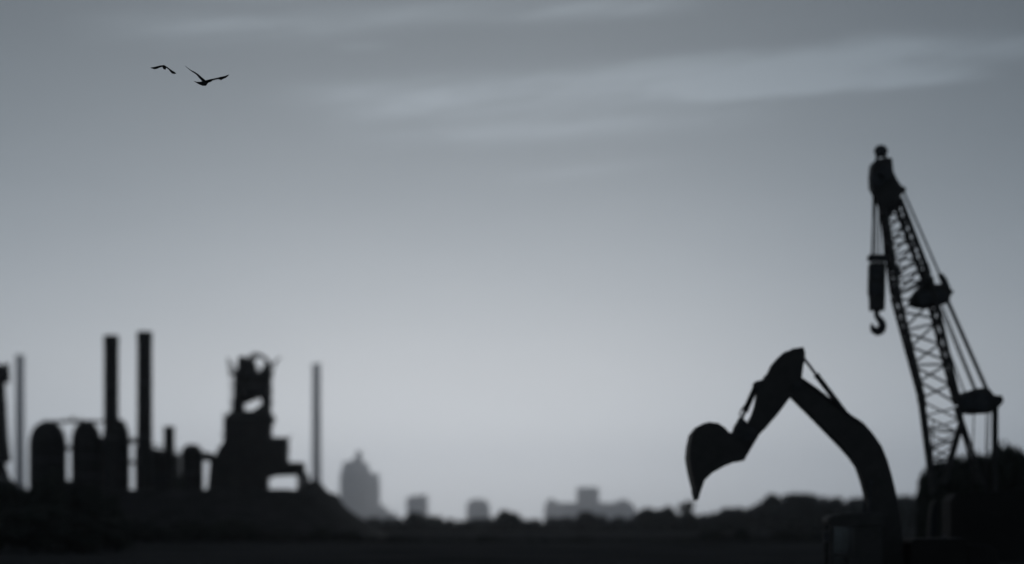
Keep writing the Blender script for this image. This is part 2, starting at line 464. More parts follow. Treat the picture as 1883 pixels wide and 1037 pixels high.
# big dark trees behind the crane
CG = 'dark trees behind the crane'
for px, top, w, k, i, d, lb in ((1850, 812, 96, 'broad', 2, 142, 'largest dark rounded tree behind the crane gantry'),
      (1772, 827, 80, 'broad', 1, 140, 'dark tree behind the foot of the crane boom'),
      (1740, 838, 66, 'broad', 3, 138, 'lower dark tree left of the crane boom foot'),
      (1712, 853, 52, 'broad', 2, 136, 'lowest dark tree at the left end of the trees behind the crane'),
      (1900, 826, 90, 'broad', 1, 141, 'dark tree cut by the right edge of the photo'),
      (1810, 826, 74, 'broad', 3, 144, 'dark tree between the gantry post and the boom foot')):
    tree(px, top, d, w, k, i, lb, CG)

# ------------------------------------------------------------------ slag hill under the plant
HP = 420.0
PROF = [(-900,985),(-500,925),(-100,905),(0,902),(230,904),(380,904),(558,903),(567,898),(574,882),(583,877),(592,887),(600,903),(608,918),(622,932),(638,944),(654,956),(674,970),(700,980),(730,987)]
hl = MB(); nx, ny = 170, 26
for j in range(ny):
    dd = 352 + (466-352)*j/(ny-1)
    k = min(1, max(0, (dd-352)/50)); k = k*k*(3-2*k)
    kb = min(1, max(0, (466-dd)/20)); k *= kb
    for i in range(nx):
        px = -900 + 1660*i/(nx-1)
        zt = max(0, PZ(interp(PROF, px), HP))
        if 560 < px < 612: zt = lerp(max(0, PZ(903 + max(0, px-600)*1.0, HP)), zt, max(0, 1 - abs(dd-418)/14))
        zz = zt*k + .25*noise.noise(Vector((px*.05, dd*.12, 0)))*k*(1 if zt > 1 else 0)
        if px < 560 and abs(dd-430) < 40: zz = zt
        hl.v.append(Vector((PX(px, HP), dd, zz - .02)))
for j in range(ny-1):
    for i in range(nx-1):
        hl.f.append([j*nx+i, j*nx+i+1, (j+1)*nx+i+1, (j+1)*nx+i])
hl.build('hill', M['earth'], smooth=True, kind='structure')
ZM = PZ(906, HP); u_ = HP / F       # metres per photo pixel at the plant

def zp(y, d=HP): return PZ(y, d)
# ------------------------------------------------------------------ hot stoves
def stove(cx, hw, top, spring, d, label):
    hw += 3; top -= 3; x = PX(cx, d); r = hw*d/F; zt = zp(top, d); zs = zp(spring, d)
    t = thing('hot_stove', label, 'hot stove', (x, d, ZM), 'domed hot stoves of the ironworks')
    MB().lathe(x, d, [(r*1.03, ZM-.3), (r*1.03, ZM+1), (r, ZM+1.02), (r, zs)], 40).build('shell', M['rust'], t, smooth=False)
    pr = [(r*math.cos(a)**.8, zs + .003 + (zt-zs)*math.sin(a)**.9) for a in [math.pi/2*i/10 for i in range(10)]] + [(r*.08, zt)]
    MB().lathe(x, d, pr, 40).build('dome', M['rust'], t, smooth=True)
    for f in (.35, .72):
        z = lerp(ZM, zs, f)
        MB().lathe(x, d, [(r*1.0, z-.12), (r*1.035, z-.1), (r*1.035, z+.1), (r*1.0, z+.12)], 40).build('hoop', M['steel'], t)
    MB().lathe(x, d, [(.45, zt-.3), (.45, zt+.1), (.7, zt+.12), (.7, zt+.25)], 16).build('valve_cap', M['steel'], t)
    return t
stove(88, 31, 778, 822, 424, 'widest domed hot stove, leftmost of the three')
stove(158.5, 24, 778, 815, 424, 'domed hot stove in the middle, between two pale gaps')
stove(213.5, 22, 772, 815, 424, 'domed hot stove half hidden behind the shorter chimney')
# ------------------------------------------------------------------ chimneys of the works
def chimney(cx, hw, top, d, label, m, base=None, name='chimney', taper=1.12, group=None):
    hw += 2.3; top -= 3; x = PX(cx, d); r = hw*d/F; zt = PZ(top, d); zb = ZM if base is None else base
    t = thing(name, label, 'chimney', (x, d, zb), group)
    MB().lathe(x, d, [(r*taper, zb-.3), (r, zt-r*1.6)], 28).build('shaft', m, t)
    MB().lathe(x, d, [(r*1.0, zt-r*1.598), (r*1.035, zt-r*1.4), (r*1.035, zt-r*.2), (r*1.01, zt), (r*.8, zt), (r*.8, zt-1.0)], 28).build('cap', m, t)
    for f in (.35, .68):
        z = lerp(zb, zt, f); rr = lerp(r*taper, r, f)
        MB().lathe(x, d, [(rr*1.0, z-.15), (rr*1.06, z-.12), (rr*1.06, z+.12), (rr*1.0, z+.15)], 28).build('band', M['steel'], t)
    return t
chimney(204.5, 11.2, 620, 416, 'shorter left one of the two thick black chimneys', M['brick'], taper=1.02, group='thick black chimneys')
chimney(266, 11.5, 613, 416, 'taller right one of the two thick black chimneys', M['brick'], taper=1.06, group='thick black chimneys')
# boiler house with lean-to roof and a short stack
t = thing('boiler_house', 'low black boiler house with sloping roof right of the taller chimney', 'industrial building', (PX(288, 430), 430, ZM))
a, b = PX(256, 430), PX(317, 430)
m1 = MB()
m1.add([(a, 425, ZM-.3), (b, 425, ZM-.3), (b, 425, zp(829)), (PX(305,430), 425, zp(826)), (PX(275,430), 425, zp(818)), (a, 425, zp(818)),
        (a, 440, ZM-.3), (b, 440, ZM-.3), (b, 440, zp(829)), (PX(305,430), 440, zp(826)), (PX(275,430), 440, zp(818)), (a, 440, zp(818))],
       [(0,1,2,3,4,5), (11,10,9,8,7,6), (0,6,7,1), (1,7,8,2), (0,5,11,6)])
m1.build('wall', M['brick'], t)
m2 = MB()
for (xa, ya), (xb, yb) in (((254.5, 817), (276, 817)), ((276, 817), (306, 825)), ((306, 825), (319, 828))):
    p, q = P(xa, ya, 430), P(xb, yb, 430)
    m2.add([(p.x, 424.4, p.z+.02), (q.x, 424.4, q.z+.02), (q.x, 440.6, q.z+.02), (p.x, 440.6, p.z+.02),
            (p.x, 424.4, p.z+.3), (q.x, 424.4, q.z+.3), (q.x, 440.6, q.z+.3), (p.x, 440.6, p.z+.3)],
           [(3,2,1,0), (4,5,6,7), (0,1,5,4), (1,2,6,5), (2,3,7,6), (3,0,4,7)])
m2.build('roof', M['steel'], t)
for cx in (266, 280, 294, 308):
    MB().box(PX(cx-4, 430), PX(cx+4, 430), 424.9, 424.97, zp(890), zp(868)).build('window', M['winglass'], t)
chimney(311, 7.6, 787, 428, 'short narrow stack on the right of the low boiler house', M['brick'], taper=1.15)
# small domed tank
x = PX(353, 424); r = 21*424/F
t = thing('storage_tank', 'small domed storage tank between the boiler house and the furnace', 'tank', (x, 424, ZM))
MB().lathe(x, 424, [(r, ZM-.3), (r, zp(842))], 36).build('shell', M['rust'], t)
MB().lathe(x, 424, [(r*math.cos(q)**.75, zp(842) + .003 + (zp(815)-zp(842))*math.sin(q)**.9) for q in [math.pi/2*i/9 for i in range(9)]] + [(.2, zp(815))], 36).build('dome', M['rust'], t, smooth=True)
MB().lathe(x, 424, [(r, zp(868)-.1), (r*1.05, zp(868)-.08), (r*1.05, zp(868)+.08), (r, zp(868)+.1)], 36).build('hoop', M['steel'], t)
for px, top, w, i, lb in ((128, 881, 24, 1, 'small shrub closing the foot of the gap between the first two stoves'),
                          (326, 873, 26, 2, 'small shrub in the gap between the boiler house and the small domed tank'),
                          (381, 898, 16, 3, 'tiny shrub in the gap between the small domed tank and the furnace')):
    tree(px, top, 410, w, 'bush', i, lb, 'shrubs on the slag hill', name='shrub', cat='shrub', base=ZM - .2)
# gas mains
def main(label, pts, rpx, d, legs=(), valves=()):
    ps = [P(a, b, d) for a, b in pts]
    t = thing('gas_pipe', label, 'pipe', (ps[0].x, d, ps[0].z))
    MB().tube(ps, (rpx+1.2)*d/F, 14).build('pipe', M['steel'], t)
    for (lx, ly, by) in legs:
        MB().bar(P(lx, ly, d), P(lx, by, d), .35).build('support', M['steel'], t)
    for (vx, vy, s) in valves:
        c = P(vx, vy, d)
        MB().lathe(c.x, d, [(s*.3, c.z-.2), (s*.6, c.z+.2), (s, c.z+.5), (s, c.z+.8), (s*.3, c.z+1.0)], 14).build('valve', M['steel'], t)
    return t
main('thin pipe running over the tops of the three stoves', [(78, 776), (134, 775), (190, 775), (230, 776)], 1.6, 424, (), ((134, 774, .55), (120, 777, .4), (150, 777, .4)))
main('pipe bridging the gap between the third stove and the taller chimney', [(236, 812), (247, 810), (266, 812)], 4.0, 424)
main('sagging pipe low between the third stove and the taller chimney', [(238, 849), (247, 852), (258, 849)], 2.2, 424)
main('pipe bridging from the small domed tank to the furnace', [(362, 840), (380, 843), (402, 842)], 4.5, 424, (), ((386, 840, 1.0), (377, 838, .5)))
main('slim pipe joining the first and second stove', [(112, 822), (126, 824), (142, 822)], 3.0, 424)
main('slim pipe joining the second and third stove', [(178, 806), (190, 808), (198, 806)], 3.0, 424, ((188, 808, 907),))
# ------------------------------------------------------------------ blast furnace
d = HP
t = thing('blast_furnace', 'black blast furnace tower with a tilted hole through it and ironwork on top', 'blast furnace', (PX(460, d), d, ZM))
# lower furnace body: conical casing within a heavy frame
MB().prism([(385,909),(388,878),(391,846),(400,838),(415,813),(416,800),(416,772),(420,766),(431,757),(494,757),(499,762),(501,772),(497,785),(497,806),(497,868),(491,876),(491,909)], d, 7, grow=.8).build('casing', M['rust'], t, bevel=.3)
up = MB()   # upper tower: frame with a hole through it
up.prism([(431,757),(432,740),(445,740),(447,757)], d, 6, grow=.8).prism([(432,741),(433,731),(474,731),(448,741),(445,741)], d, 6, grow=.8)
up.prism([(463,760),(484,746),(485,731),(496,731),(495,760)], d, 6, grow=.8).prism([(474,731),(485,731),(485,734)], d, 6, grow=.8).prism([(447,757),(463,760),(455,761)], d, 5.5, grow=0)
up.prism([(434,731),(434,700),(436,686),(444,678),(464,678),(472,686),(482,685),(488,674),(496,672),(496,731)], d, 5.9, grow=.8)
up.build('tower', M['rust'], t)
for xl, xr, y, dep in ((416, 501, 768, 8), (432, 497, 722, 7), (413, 418, 800, 7.6), (431, 498, 690, 7.4)):
    MB().box(PX(xl-2, d), PX(xr+2, d), d-dep/2, d+dep/2, zp(y)-.2, zp(y)+.2).build('deck', M['steel'], t)
for xl, xr, y, dep in ((416, 501, 768, 8), (431, 498, 690, 7.4)):
    for sgn in (-1, 1):
        rl = MB(); yy = d + sgn*dep/2
        for k in range(13):
            xx = lerp(PX(xl, d), PX(xr, d), k/12); rl.bar((xx, yy, zp(y)), (xx, yy, zp(y)+1.1), .06)
        for hh in (.55, 1.1): rl.bar((PX(xl, d), yy, zp(y)+hh), (PX(xr, d), yy, zp(y)+hh), .06)
        rl.build('railing', M['steel'], t)
# arched gas off-takes over the throat
arc = [(460,676),(461,660),(466,654),(475,653),(484,656),(491,663),(495,674)]
for yy in (-2.2, 2.2):
    MB().tube([P(a, b, d) + Vector((0, yy, 0)) for a, b in arc], .38, 12).build('off_take_pipe', M['rust'], t, smooth=True)
MB().prism([(441,680),(443,660),(450,659),(453,667),(458,668),(462,662),(467,670),(468,680)], d, 4.5).build('hoist_house', M['rust'], t, bevel=.15)
class IR:
    def bar(s_, a, b, w): MB().bar(a, b, w*.95).build('girder', M['steel'], t)
ir = IR()
ir.bar(P(420, 659, d), P(423, 690, d), .4); ir.bar(P(423, 690, d), P(434, 682, d), .4); ir.bar(P(426, 668, d), P(436, 690, d), .35)
ir.bar(P(418, 658, d), P(424, 668, d), .3); ir.bar(P(423, 690, d), P(424, 757, d), .13)
ir.bar(P(495, 674, d), P(516, 657, d), .35); ir.bar(P(497, 668, d), P(497, 690, d), .4); ir.bar(P(499, 690, d), P(508, 664, d), .25)
for k in range(6): ir.bar(P(434, 694 + k*11, d), P(424, 700 + k*11, d), .10)
MB().tube([P(440, 760, d-3.5), P(441, 705, d-3.5), P(448, 678, d-3.5)], .6, 12).build('downcomer', M['rust'], t, smooth=True)
for x0, x1, y, y1 in ((413, 418, 786, 783), (498, 504, 776, 771), (427, 433, 742, 739), (494, 499, 712, 709), (428, 435, 710, 708), (494, 500, 742, 738), (404, 409, 828, 822), (524, 532, 826, 823)):
    MB().box(PX(x0, d), PX(x1, d), d-3.1, d+2.7, zp(y), zp(y1)).build('platform', M['steel'], t)
for (wx, wy) in ((431, 821), (453, 848), (470, 826)):
    MB().box(PX(wx-3, d), PX(wx+3, d), d-3.62, d-3.54, zp(wy+5), zp(wy-5)).build('window', M['winglass'], t)
# cast house and loading bay to the right of it
t = thing('cast_house', 'black block with a ledge over an open bay at the foot of the furnace', 'industrial building', (PX(515, d), d, ZM))
MB().box(PX(497.3, d), PX(528, d), d-3.5, d+3.5, zp(868), zp(808)).build('wall', M['rust'], t, bevel=.1)
MB().box(PX(497.4, d), PX(530, d), d-3.8, d+3.8, zp(807.9), zp(805)).build('roof', M['steel'], t)
MB().prism([(528.2,853),(556,854),(556,864),(546,868.5),(528.2,868.5)], d, 6).build('ledge', M['rust'], t, bevel=.1)
MB().prism([(491.3,877),(497.3,868.5),(546,868.5),(546,870.5),(505,872)], d, 6.5).build('lintel', M['rust'], t)
MB().bar(P(534, 806, d), P(535, 800, d), .2).build('mast', M['steel'], t)
for yy in (-3, 3):
    lg = MB()
    for a, b in (((551,866),(551,908)), ((563,872),(564,908)), ((551,870),(563,890)), ((563,880),(551,900)), ((551,868),(564,872))):
        lg.bar(P(*a, d) + Vector((0, yy, 0)), P(*b, d) + Vector((0, yy, 0)), .42)
    lg.build('leg', M['steel'], t)
# lattice edge tower at the left border
d = 430
t = thing('furnace_shaft', 'dark iron shaft with bulging platforms cut by the left edge', 'industrial tower', (PX(-25, d), d, ZM))
MB().prism([(-62,910),(-60,845),(-58,760),(-52,672),(-3,672),(-2,700),(1,750),(4,800),(8,835),(8,846),(-2,850),(-4,870),(-4,910)], d, 8).build('shaft', M['rust'], t, bevel=.2)
for xl, xr, ya, yb in ((-58, 9, 702, 677), (-60, 12, 846, 838), (-58, 5, 745, 741)):
    MB().box(PX(xl, d), PX(xr, d), d-4.6, d+4.6, zp(ya, d), zp(yb, d)).build('platform', M['rust'], t, bevel=.25)
for a, b in (((4, 848), (14, 880)), ((14, 880), (20, 910)), ((-4, 872), (16, 900)), ((10,690),(13,668))): MB().bar(P(*a, d), P(*b, d), .9).build('strut', M['steel'], t)

# ------------------------------------------------------------------ far thin chimneys and the city in the haze
def tall_chimney(cx, hw, top, d, label):
    hw += 2.6; top -= 3
    x = PX(cx, d); r = hw*d/F; zt = PZ(top, d)
    t = thing('tall_chimney', label, 'chimney', (x, d, 0), 'pale thin chimneys in the haze')
    MB().lathe(x, d, [(r*1.25, -.5), (r*1.02, zt*.5), (r*.95, zt-4)], 30).build('shaft', M['concrete'], t)
    MB().lathe(x, d, [(r*.95, zt-3.99), (r*1.06, zt-3.5), (r*1.06, zt), (r*.75, zt), (r*.75, zt-2)], 30).build('cap', M['concrete'], t)
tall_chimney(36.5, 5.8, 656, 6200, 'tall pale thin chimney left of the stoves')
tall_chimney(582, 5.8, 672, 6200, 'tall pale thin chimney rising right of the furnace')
DC = 9600.0
def tower_block(label, vols, roofs, name='tower_block', cat='tower block', d=DC, dep=100):
    xs = [v_[0] for v_ in vols] + [v_[1] for v_ in vols]; cx = PX((min(xs)+max(xs))/2, d)
    t = thing(name, label, cat, (cx, d, 0), 'grey city buildings on the skyline')
    wn = MB()
    for i, (xa, xb, top) in enumerate(vols):
        zt = PZ(top, d); dd = dep - 6*i; x0, x1 = PX(xa-2.6, d), PX(xb+2.6, d); zt += 2.0*d/F*(i == 0)
        MB().box(x0, x1, d-dd/2, d+dd/2, -1, zt).build('wall', M['facade'], t)
        z = 8
        while z < zt - 5:                       # window bands, one per second storey
            wn.box(x0+3, x1-3, d-dd/2-.3, d-dd/2-.05, z, z+3); z += 8
    wn.build('window_band', M['winglass'], t)
    for poly, dd in roofs:
        MB().prism(poly, d, dd, grow=1.6).build('roof', M['facade'], t)
    return t
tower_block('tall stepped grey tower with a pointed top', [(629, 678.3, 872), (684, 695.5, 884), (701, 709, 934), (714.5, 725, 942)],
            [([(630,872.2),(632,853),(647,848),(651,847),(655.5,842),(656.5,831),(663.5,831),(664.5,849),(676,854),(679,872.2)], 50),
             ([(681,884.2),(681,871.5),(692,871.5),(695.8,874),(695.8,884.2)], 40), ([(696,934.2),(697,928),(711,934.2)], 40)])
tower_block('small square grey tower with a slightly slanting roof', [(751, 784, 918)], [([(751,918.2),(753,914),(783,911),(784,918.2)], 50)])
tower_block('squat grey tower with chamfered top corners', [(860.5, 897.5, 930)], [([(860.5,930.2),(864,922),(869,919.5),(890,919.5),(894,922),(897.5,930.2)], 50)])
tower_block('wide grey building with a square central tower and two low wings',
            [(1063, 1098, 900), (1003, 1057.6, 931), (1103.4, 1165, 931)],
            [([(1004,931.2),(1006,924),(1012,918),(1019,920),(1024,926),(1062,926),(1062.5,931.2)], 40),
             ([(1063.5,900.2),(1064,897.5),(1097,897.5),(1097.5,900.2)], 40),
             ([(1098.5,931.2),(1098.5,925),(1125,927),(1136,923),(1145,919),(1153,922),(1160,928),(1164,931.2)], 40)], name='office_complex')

# ------------------------------------------------------------------ excavator
d = 60.0
t = thing('excavator', 'black excavator at right with folded arm and bucket hanging tip down', 'excavator', (PX(1640, d), d, 0))
BOOM = [(1456,716),(1462,704),(1471,698),(1495,716),(1543,754),(1572,771),(1584,779),(1600,797),(1617,821),(1628,848),(1636,876),(1643,905),(1651,950),(1657,995),(1659,1052),
        (1606,1052),(1604,990),(1600,945),(1592,912),(1585,885),(1576,859),(1563,840),(1545,820),(1500,774),(1453,727)]
bo = MB().prism(BOOM, d, .62).build('boom', M['paint'], t, bevel=.04)
MB().disc(P(1463, 712, d), .17, .9).build('pin', M['steel'], bo)
hs = MB()
hs.tube([P(a, b, d-.36) for a, b in ((1474,696),(1500,716),(1545,751),(1574,771),(1582,779))], .035, 8)
hs.tube([P(a, b, d+.36) for a, b in ((1476,697),(1502,715),(1547,750),(1572,770),(1580,779))], .035, 8)
hs.build('hose', M['rubber'], bo, smooth=True)
STICK = [(1366,846),(1357,847),(1350,838),(1351,822),(1360,802),(1372,784),(1383,764),(1389,745),(1392,728),(1391,712),(1389,703),(1402,700),(1405,697),(1407,692),(1412,688),
         (1419,673),(1430,660),(1442,649),(1449,647),(1457,643),(1475,640.5),(1478,651),(1474,676),(1471,700),(1466,716),(1455,724),(1440,745),(1428,761),(1403,790),(1395,797)]
st = MB().prism(STICK, d, .46).build('stick', M['paint'], t, bevel=.035)
MB().disc(P(1360, 840, d), .12, .62).build('pin', M['steel'], st)
# hydraulic rams
def ram(name, a, b, frac, r, y, m=0):
    pa, pb = P(*a, d) + Vector((0, y, 0)), P(*b, d) + Vector((0, y, 0)); pm = pa.lerp(pb, frac)
    c = MB().tube([pa, pm], r, 14); c.disc(pa, r*1.25, r*1.6); c.tube([pa.lerp(pb, frac-.03), pm + (pb-pm)*.01], r*1.18, 14)
    c = c.build(name, M['paint'], t)
    rd = MB().tube([pm, pb], r*.55, 12); rd.disc(pb, r*1.1, r*1.6); rd.build('rod', M['steel'], c)
ram('stick_ram', (1566, 775), (1473, 652), .70, .09, 0)
ram('bucket_ram', (1391, 709), (1362, 774), .72, .10, 0)
MB().tube([P(1394, 712, d-.2), P(1375, 738, d-.2), P(1361, 757, d-.2), P(1360, 766, d-.2)], .025, 8).build('hose', M['rubber'], t, smooth=True)
ram('boom_ram', (1590, 1035), (1596, 888), .62, .085, -.42); ram('boom_ram', (1590, 1035), (1596, 888), .62, .085, .42)
for sy in (-.33, .33):
    MB().prism([(1354,781),(1361,773),(1368,775),(1368,784),(1352,808),(1343,806),(1347,800)], d, .07, d+sy).build('link', M['steel'], t, bevel=.01)
    MB().prism([(1352,792),(1357,778),(1364,773),(1380,786),(1388,796),(1386,806),(1366,812),(1352,806)], d, .06, d+sy*.8).build('link', M['steel'], t, bevel=.01)
# bucket: side plates, curved back plate, teeth
OUT = [(1280,907),(1274.6,892),(1268.5,866.5),(1264.5,842),(1266.4,820.7),(1271,800),(1281,787),(1290,782),(1300,779.5),(1315.6,781.5),(1327,789),(1335,797.5),(1344,801)]
INN = [(1352,806),(1366,836),(1363,847),(1345,848),(1340,852),(1327,857),(1304,870),(1290,884),(1285,899)]
bk = MB()
for y in (-.72, .72): bk.prism(OUT + INN, d, .05, d+y)
cen = (1310, 830)
for a, b in zip(OUT, OUT[1:]):
    ia = (lerp(a[0], cen[0], .05), lerp(a[1], cen[1], .05)); ib = (lerp(b[0], cen[0], .05), lerp(b[1], cen[1], .05))
    bk.prism([a, b, ib, ia], d, 1.388)
bk.prism([(1344,801),(1352,806),(1364,834),(1358,838),(1338,806)], d, 1.388)
bk = bk.build('bucket', M['paint'], t)
for k in range(5):
    y = d + lerp(-.66, .66, k/4)
    MB().prism([(1275.5,892),(1285,898),(1282,908),(1279.5,919),(1277,907)], d, .13, y).build('tooth', M['steel'], bk, bevel=.012)
# cab: frame posts, roof, door panel, panes, seat
y0, y1 = 58.55, 59.62
cf = MB()
for y in (y0, y1-.07):
    cf.box(PX(1511,d), PX(1519,d), y, y+.07, PZ(1072,d), PZ(957,d))
    cf.box(PX(1554,d), PX(1563,d), y, y+.07, PZ(1072,d), PZ(957,d))
    cf.box(PX(1596,d), PX(1606,d), y, y+.07, PZ(1072,d), PZ(957,d))
    cf.box(PX(1519.05,d), PX(1553.95,d), y+.002, y+.068, PZ(1024,d), PZ(1016,d))
    cf.box(PX(1546,d), PX(1553.95,d), y+.003, y+.067, PZ(1071,d), PZ(1024.05,d))
    cf.box(PX(1563.05,d), PX(1595.95,d), y+.002, y+.068, PZ(1072,d), PZ(1000,d))
for x in (1511.4, 1598):
    cf.box(PX(x,d), PX(x+6,d), y0+.071, y1-.071, PZ(1072,d), PZ(1066,d))
cf.box(PX(1598,d), PX(1605,d), y0+.071, y1-.071, PZ(1065.9,d), PZ(985,d))
cb = cf.build('cab', M['paint'], t)
MB().prism([(1509.5,961),(1510,953),(1518,949),(1535,946.5),(1570,945),(1604,945.5),(1608,950),(1608,966),(1540,967.5),(1520,966)], d, 1.14, (y0+y1)/2).build('roof', M['paint'], cb, bevel=.04)
for y in (y0+.03, y1-.04):
    gl = MB(); gl.box(PX(1519.05,d), PX(1553.95,d), y, y+.008, PZ(1015.9,d), PZ(966,d)); gl.build('window', M['glass'], cb)
    gl = MB(); gl.box(PX(1519.05,d), PX(1545.9,d), y, y+.008, PZ(1071,d), PZ(1024.1,d)); gl.build('window', M['glass'], cb)
MB().box(PX(1512,d), PX(1512.5,d), y0+.075, y1-.075, PZ(1065,d), PZ(957,d)).build('windscreen', M['glass'], cb)
se = MB(); yc = (y0+y1)/2
se.prism([(1560,1048),(1590,1050),(1594,975),(1586,966),(1578,968),(1574,1030),(1560,1034)], d, .5, yc); se.build('seat', M['rubber'], cb, bevel=.04)
MB().prism([(1564,968),(1595,968),(1595,999),(1564,999)], d, .02, y0+.05).build('side_panel', M['paint'], cb)
mr = MB(); mr.prism([(1500,978),(1507,976),(1508,994),(1501,995)], d, .2, y0-.1); mr.bar(P(1507, 980, y0), P(1514, 975, y0+.05), .03)
mr.build('mirror', M['steel'], cb, bevel=.02)
# house, engine hood, counterweight
MB().prism([(1512,1072.2),(1800,1072.2),(1800,1084),(1512,1084)], d, 2.7).build('deck', M['paint'], t, bevel=.03)
MB().prism([(1661,1072),(1661,997),(1668,991),(1755,990),(1762,994),(1762,1072)], d, 2.6).build('engine_hood', M['rust'], t, bevel=.06)
MB().prism([(1762.3,1072),(1762.3,1000),(1800,1002),(1815,1014),(1818,1050),(1808,1072)], d, 2.7).build('counterweight', M['rust'], t, bevel=.1)
MB().box(PX(1606.5,d), PX(1660.5,d), 60.4, 61.3, PZ(1072,d), PZ(1010,d)).build('fuel_tank', M['paint'], t, bevel=.05)
MB().tube([P(1735, 991, d+.8), P(1735, 984, d+.8)], .07, 12).build('exhaust', M['steel'], t)
MB().lathe(PX(1640,d), d, [(1.0, .55), (1.0, PZ(1084.2,d))], 30).build('slew_ring', M['steel'], t)
ca = MB().box(PX(1580,d), PX(1700,d), 58.9, 61.1, .35, .55).build('undercarriage', M['paint'], t)
for y in (58.6, 61.4):
    tk = MB(); x0, x1 = PX(1520, d), PX(1760, d); r = .42
    pts = []
    for k in range(13):
        q = math.pi/2 + math.pi*k/12; pts.append((x0 + r + r*math.cos(q), r + r*math.sin(q)))
    for k in range(13):
        q = -math.pi/2 + math.pi*k/12; pts.append((x1 - r + r*math.cos(q), r + r*math.sin(q)))
    n = len(pts); tk.add([(px, y-.28, pz) for px, pz in pts] + [(px, y+.28, pz) for px, pz in pts],
        [tuple(range(n)), tuple(range(n, 2*n))[::-1]] + [(i, i+n, (i+1)%n+n, (i+1)%n) for i in range(n)])
    tk.build('track', M['rubber'], t, bevel=.02)

# ------------------------------------------------------------------ crane
d = 75.0; k_ = d / F
DN, DF = 75.65, 74.35
t = thing('crawler_crane', 'tall black lattice boom crane leaning left with a hook block hanging from its tip', 'crane', (PX(1790, d), d, 0))
def Pc(x, y, yy): return P(x, y, yy)
def section(NL, FL, NR, FR, n, name, rc, rl, frame=True):
    """boom section: four chords given as pixel polylines; n bays of lacing on each face"""
    ch = MB(); ends = (NL, FL, NR, FR); ys_ = (DN, DF, DN, DF)
    for e, yy in zip(ends, ys_):
        ch.tube([Pc(q[0], q[1], yy) for q in e], rc, 10)
    for i, j in ((0,1), (1,3), (3,2), (2,0)):            # end frame
        if frame: ch.tube([Pc(*ends[i][0], ys_[i]), Pc(*ends[j][0], ys_[j])], rl*1.1, 8)
    o = ch.build(name, M['paint'], t)
    lc = MB()
    def at(e, f, yy): return Pc(*poly_at(e, f), yy)
    for i, j, ph in ((0,2,0), (1,3,1), (0,1,0), (2,3,1)):
        wide = (i, j) in ((0,2), (1,3))
        nn = n if wide else int(n*1.7)
        for q in range(nn):
            f0, f1 = q/nn, (q+1)/nn
            a, b = (i, j) if (q + ph) % 2 == 0 else (j, i)
            lc.tube([at(ends[a], f0, ys_[a]), at(ends[b], f1, ys_[b])], rl if wide else rl*1.2, 6)
            if q and (i, j) == (0, 2) and q % 2 == 0:
                lc.tube([at(ends[i], f0, ys_[i]), at(ends[j], f0, ys_[j])], rl, 6)
    lc.build('lacing', M['paint'], o)
    return o
section(((1621,388),(1641,543)), ((1628,385),(1652,538)), ((1647,378),(1698,516)), ((1655,364),(1709,504)), 7, 'boom_section', .104, .049)
section(((1641,547),(1692,733)), ((1652,542),(1698,733)), ((1699,520),(1757,745)), ((1711,508),(1765,745)), 6, 'boom_section', .102, .050)
section(((1692,736),(1714,905)), ((1697,736),(1719,905)), ((1757,748),(1766,777),(1743,856),(1733,890)), ((1764,748),(1769,777),(1747,856),(1737,890)), 6, 'boom_section', .100, .038, False)
for (x, y, yy) in ((1641,490,DN),(1643,535,DN),(1651,500,DF),(1650,538,DF),(1704,494,DF),(1706,512,DF),(1700,505,DN),(1693,738,DN),(1697,738,DF)):
    MB().tube([Pc(x-2, y-9, yy), Pc(x+2, y+9, yy)], .13, 10).build('joint', M['paint'], t)
# boom foot struts and gantry front legs
ft = MB()
ft.tube([Pc(1703, 829, DN), Pc(1760, 806, DN)], .05, 8); ft.tube([Pc(1704, 830, DF), Pc(1762, 805, DF)], .03, 8)
ft.tube([Pc(1706, 838, DN), Pc(1748, 846, DN)], .025, 8); ft.tube([Pc(1716, 772, 75), Pc(1714, 860, 75)], .03, 8)
ft.tube([Pc(1706, 785, DF), Pc(1752, 792, DF)], .025, 8)
ft.build('boom_foot', M['paint'], t)
for yy, dx in ((DN, 0), (DF, 9)):
    gl = MB().tube([Pc(1761+dx*.5, 762, yy), Pc(1784+dx, 842, yy), Pc(1797+dx, 890, yy)], .075, 10)
    for q in range(6):
        f = .25 + q*.12
        if yy == DN: gl.tube([Pc(lerp(1762,1798,f), lerp(762,890,f), DN), Pc(lerp(1766,1807,f+.06), lerp(762,890,f+.06), DF)], .022, 6)
    gl.build('gantry_leg', M['paint'], t)
MB().tube([Pc(1830, 742, 75), Pc(1829, 905, 75)], .135, 12).build('gantry_post', M['paint'], t)
# sheave blocks
def sheave_block(poly, name, sheaves, th=.8):
    o = MB().prism(poly, d, th, grow=2.8).build(name, M['paint'], t, bevel=.05)
    for (x, y, r) in sheaves:
        for yy in (-.62, -.52, .52, .62):
            MB().disc(Pc(x, y, d+yy), r*k_, .07, 24).build('sheave', M['steel'], o)
    return o
sheave_block([(1766,752),(1765,732),(1769,725),(1780,722),(1792,718),(1811,716),(1817,722),(1822,730),(1837,731),(1838.5,738),(1833,746),(1821,747),(1817,757),(1787,759),(1773,757)],
             'gantry_sheave_block', ((1778,740,14), (1804,739,17)))
sheave_block([(1677,559),(1677,548),(1686,536),(1696,526),(1705,524),(1714,527),(1730,527),(1738,533),(1747,538),(1741,546),(1740,555),(1728,559),(1705,564),(1688,563)],
             'bridle_block', ((1700,548,13), (1724,543,15)))
MB().prism([(1727,506),(1731,504),(1739,514),(1746,532),(1748,541),(1741,543),(1736,528)], d, .25).build('bridle_link', M['steel'], t, bevel=.02)
MB().tube([Pc(1706, 500, 75.2), Pc(1707, 530, 75.2)], .10, 10).build('bridle_strut', M['paint'], t)
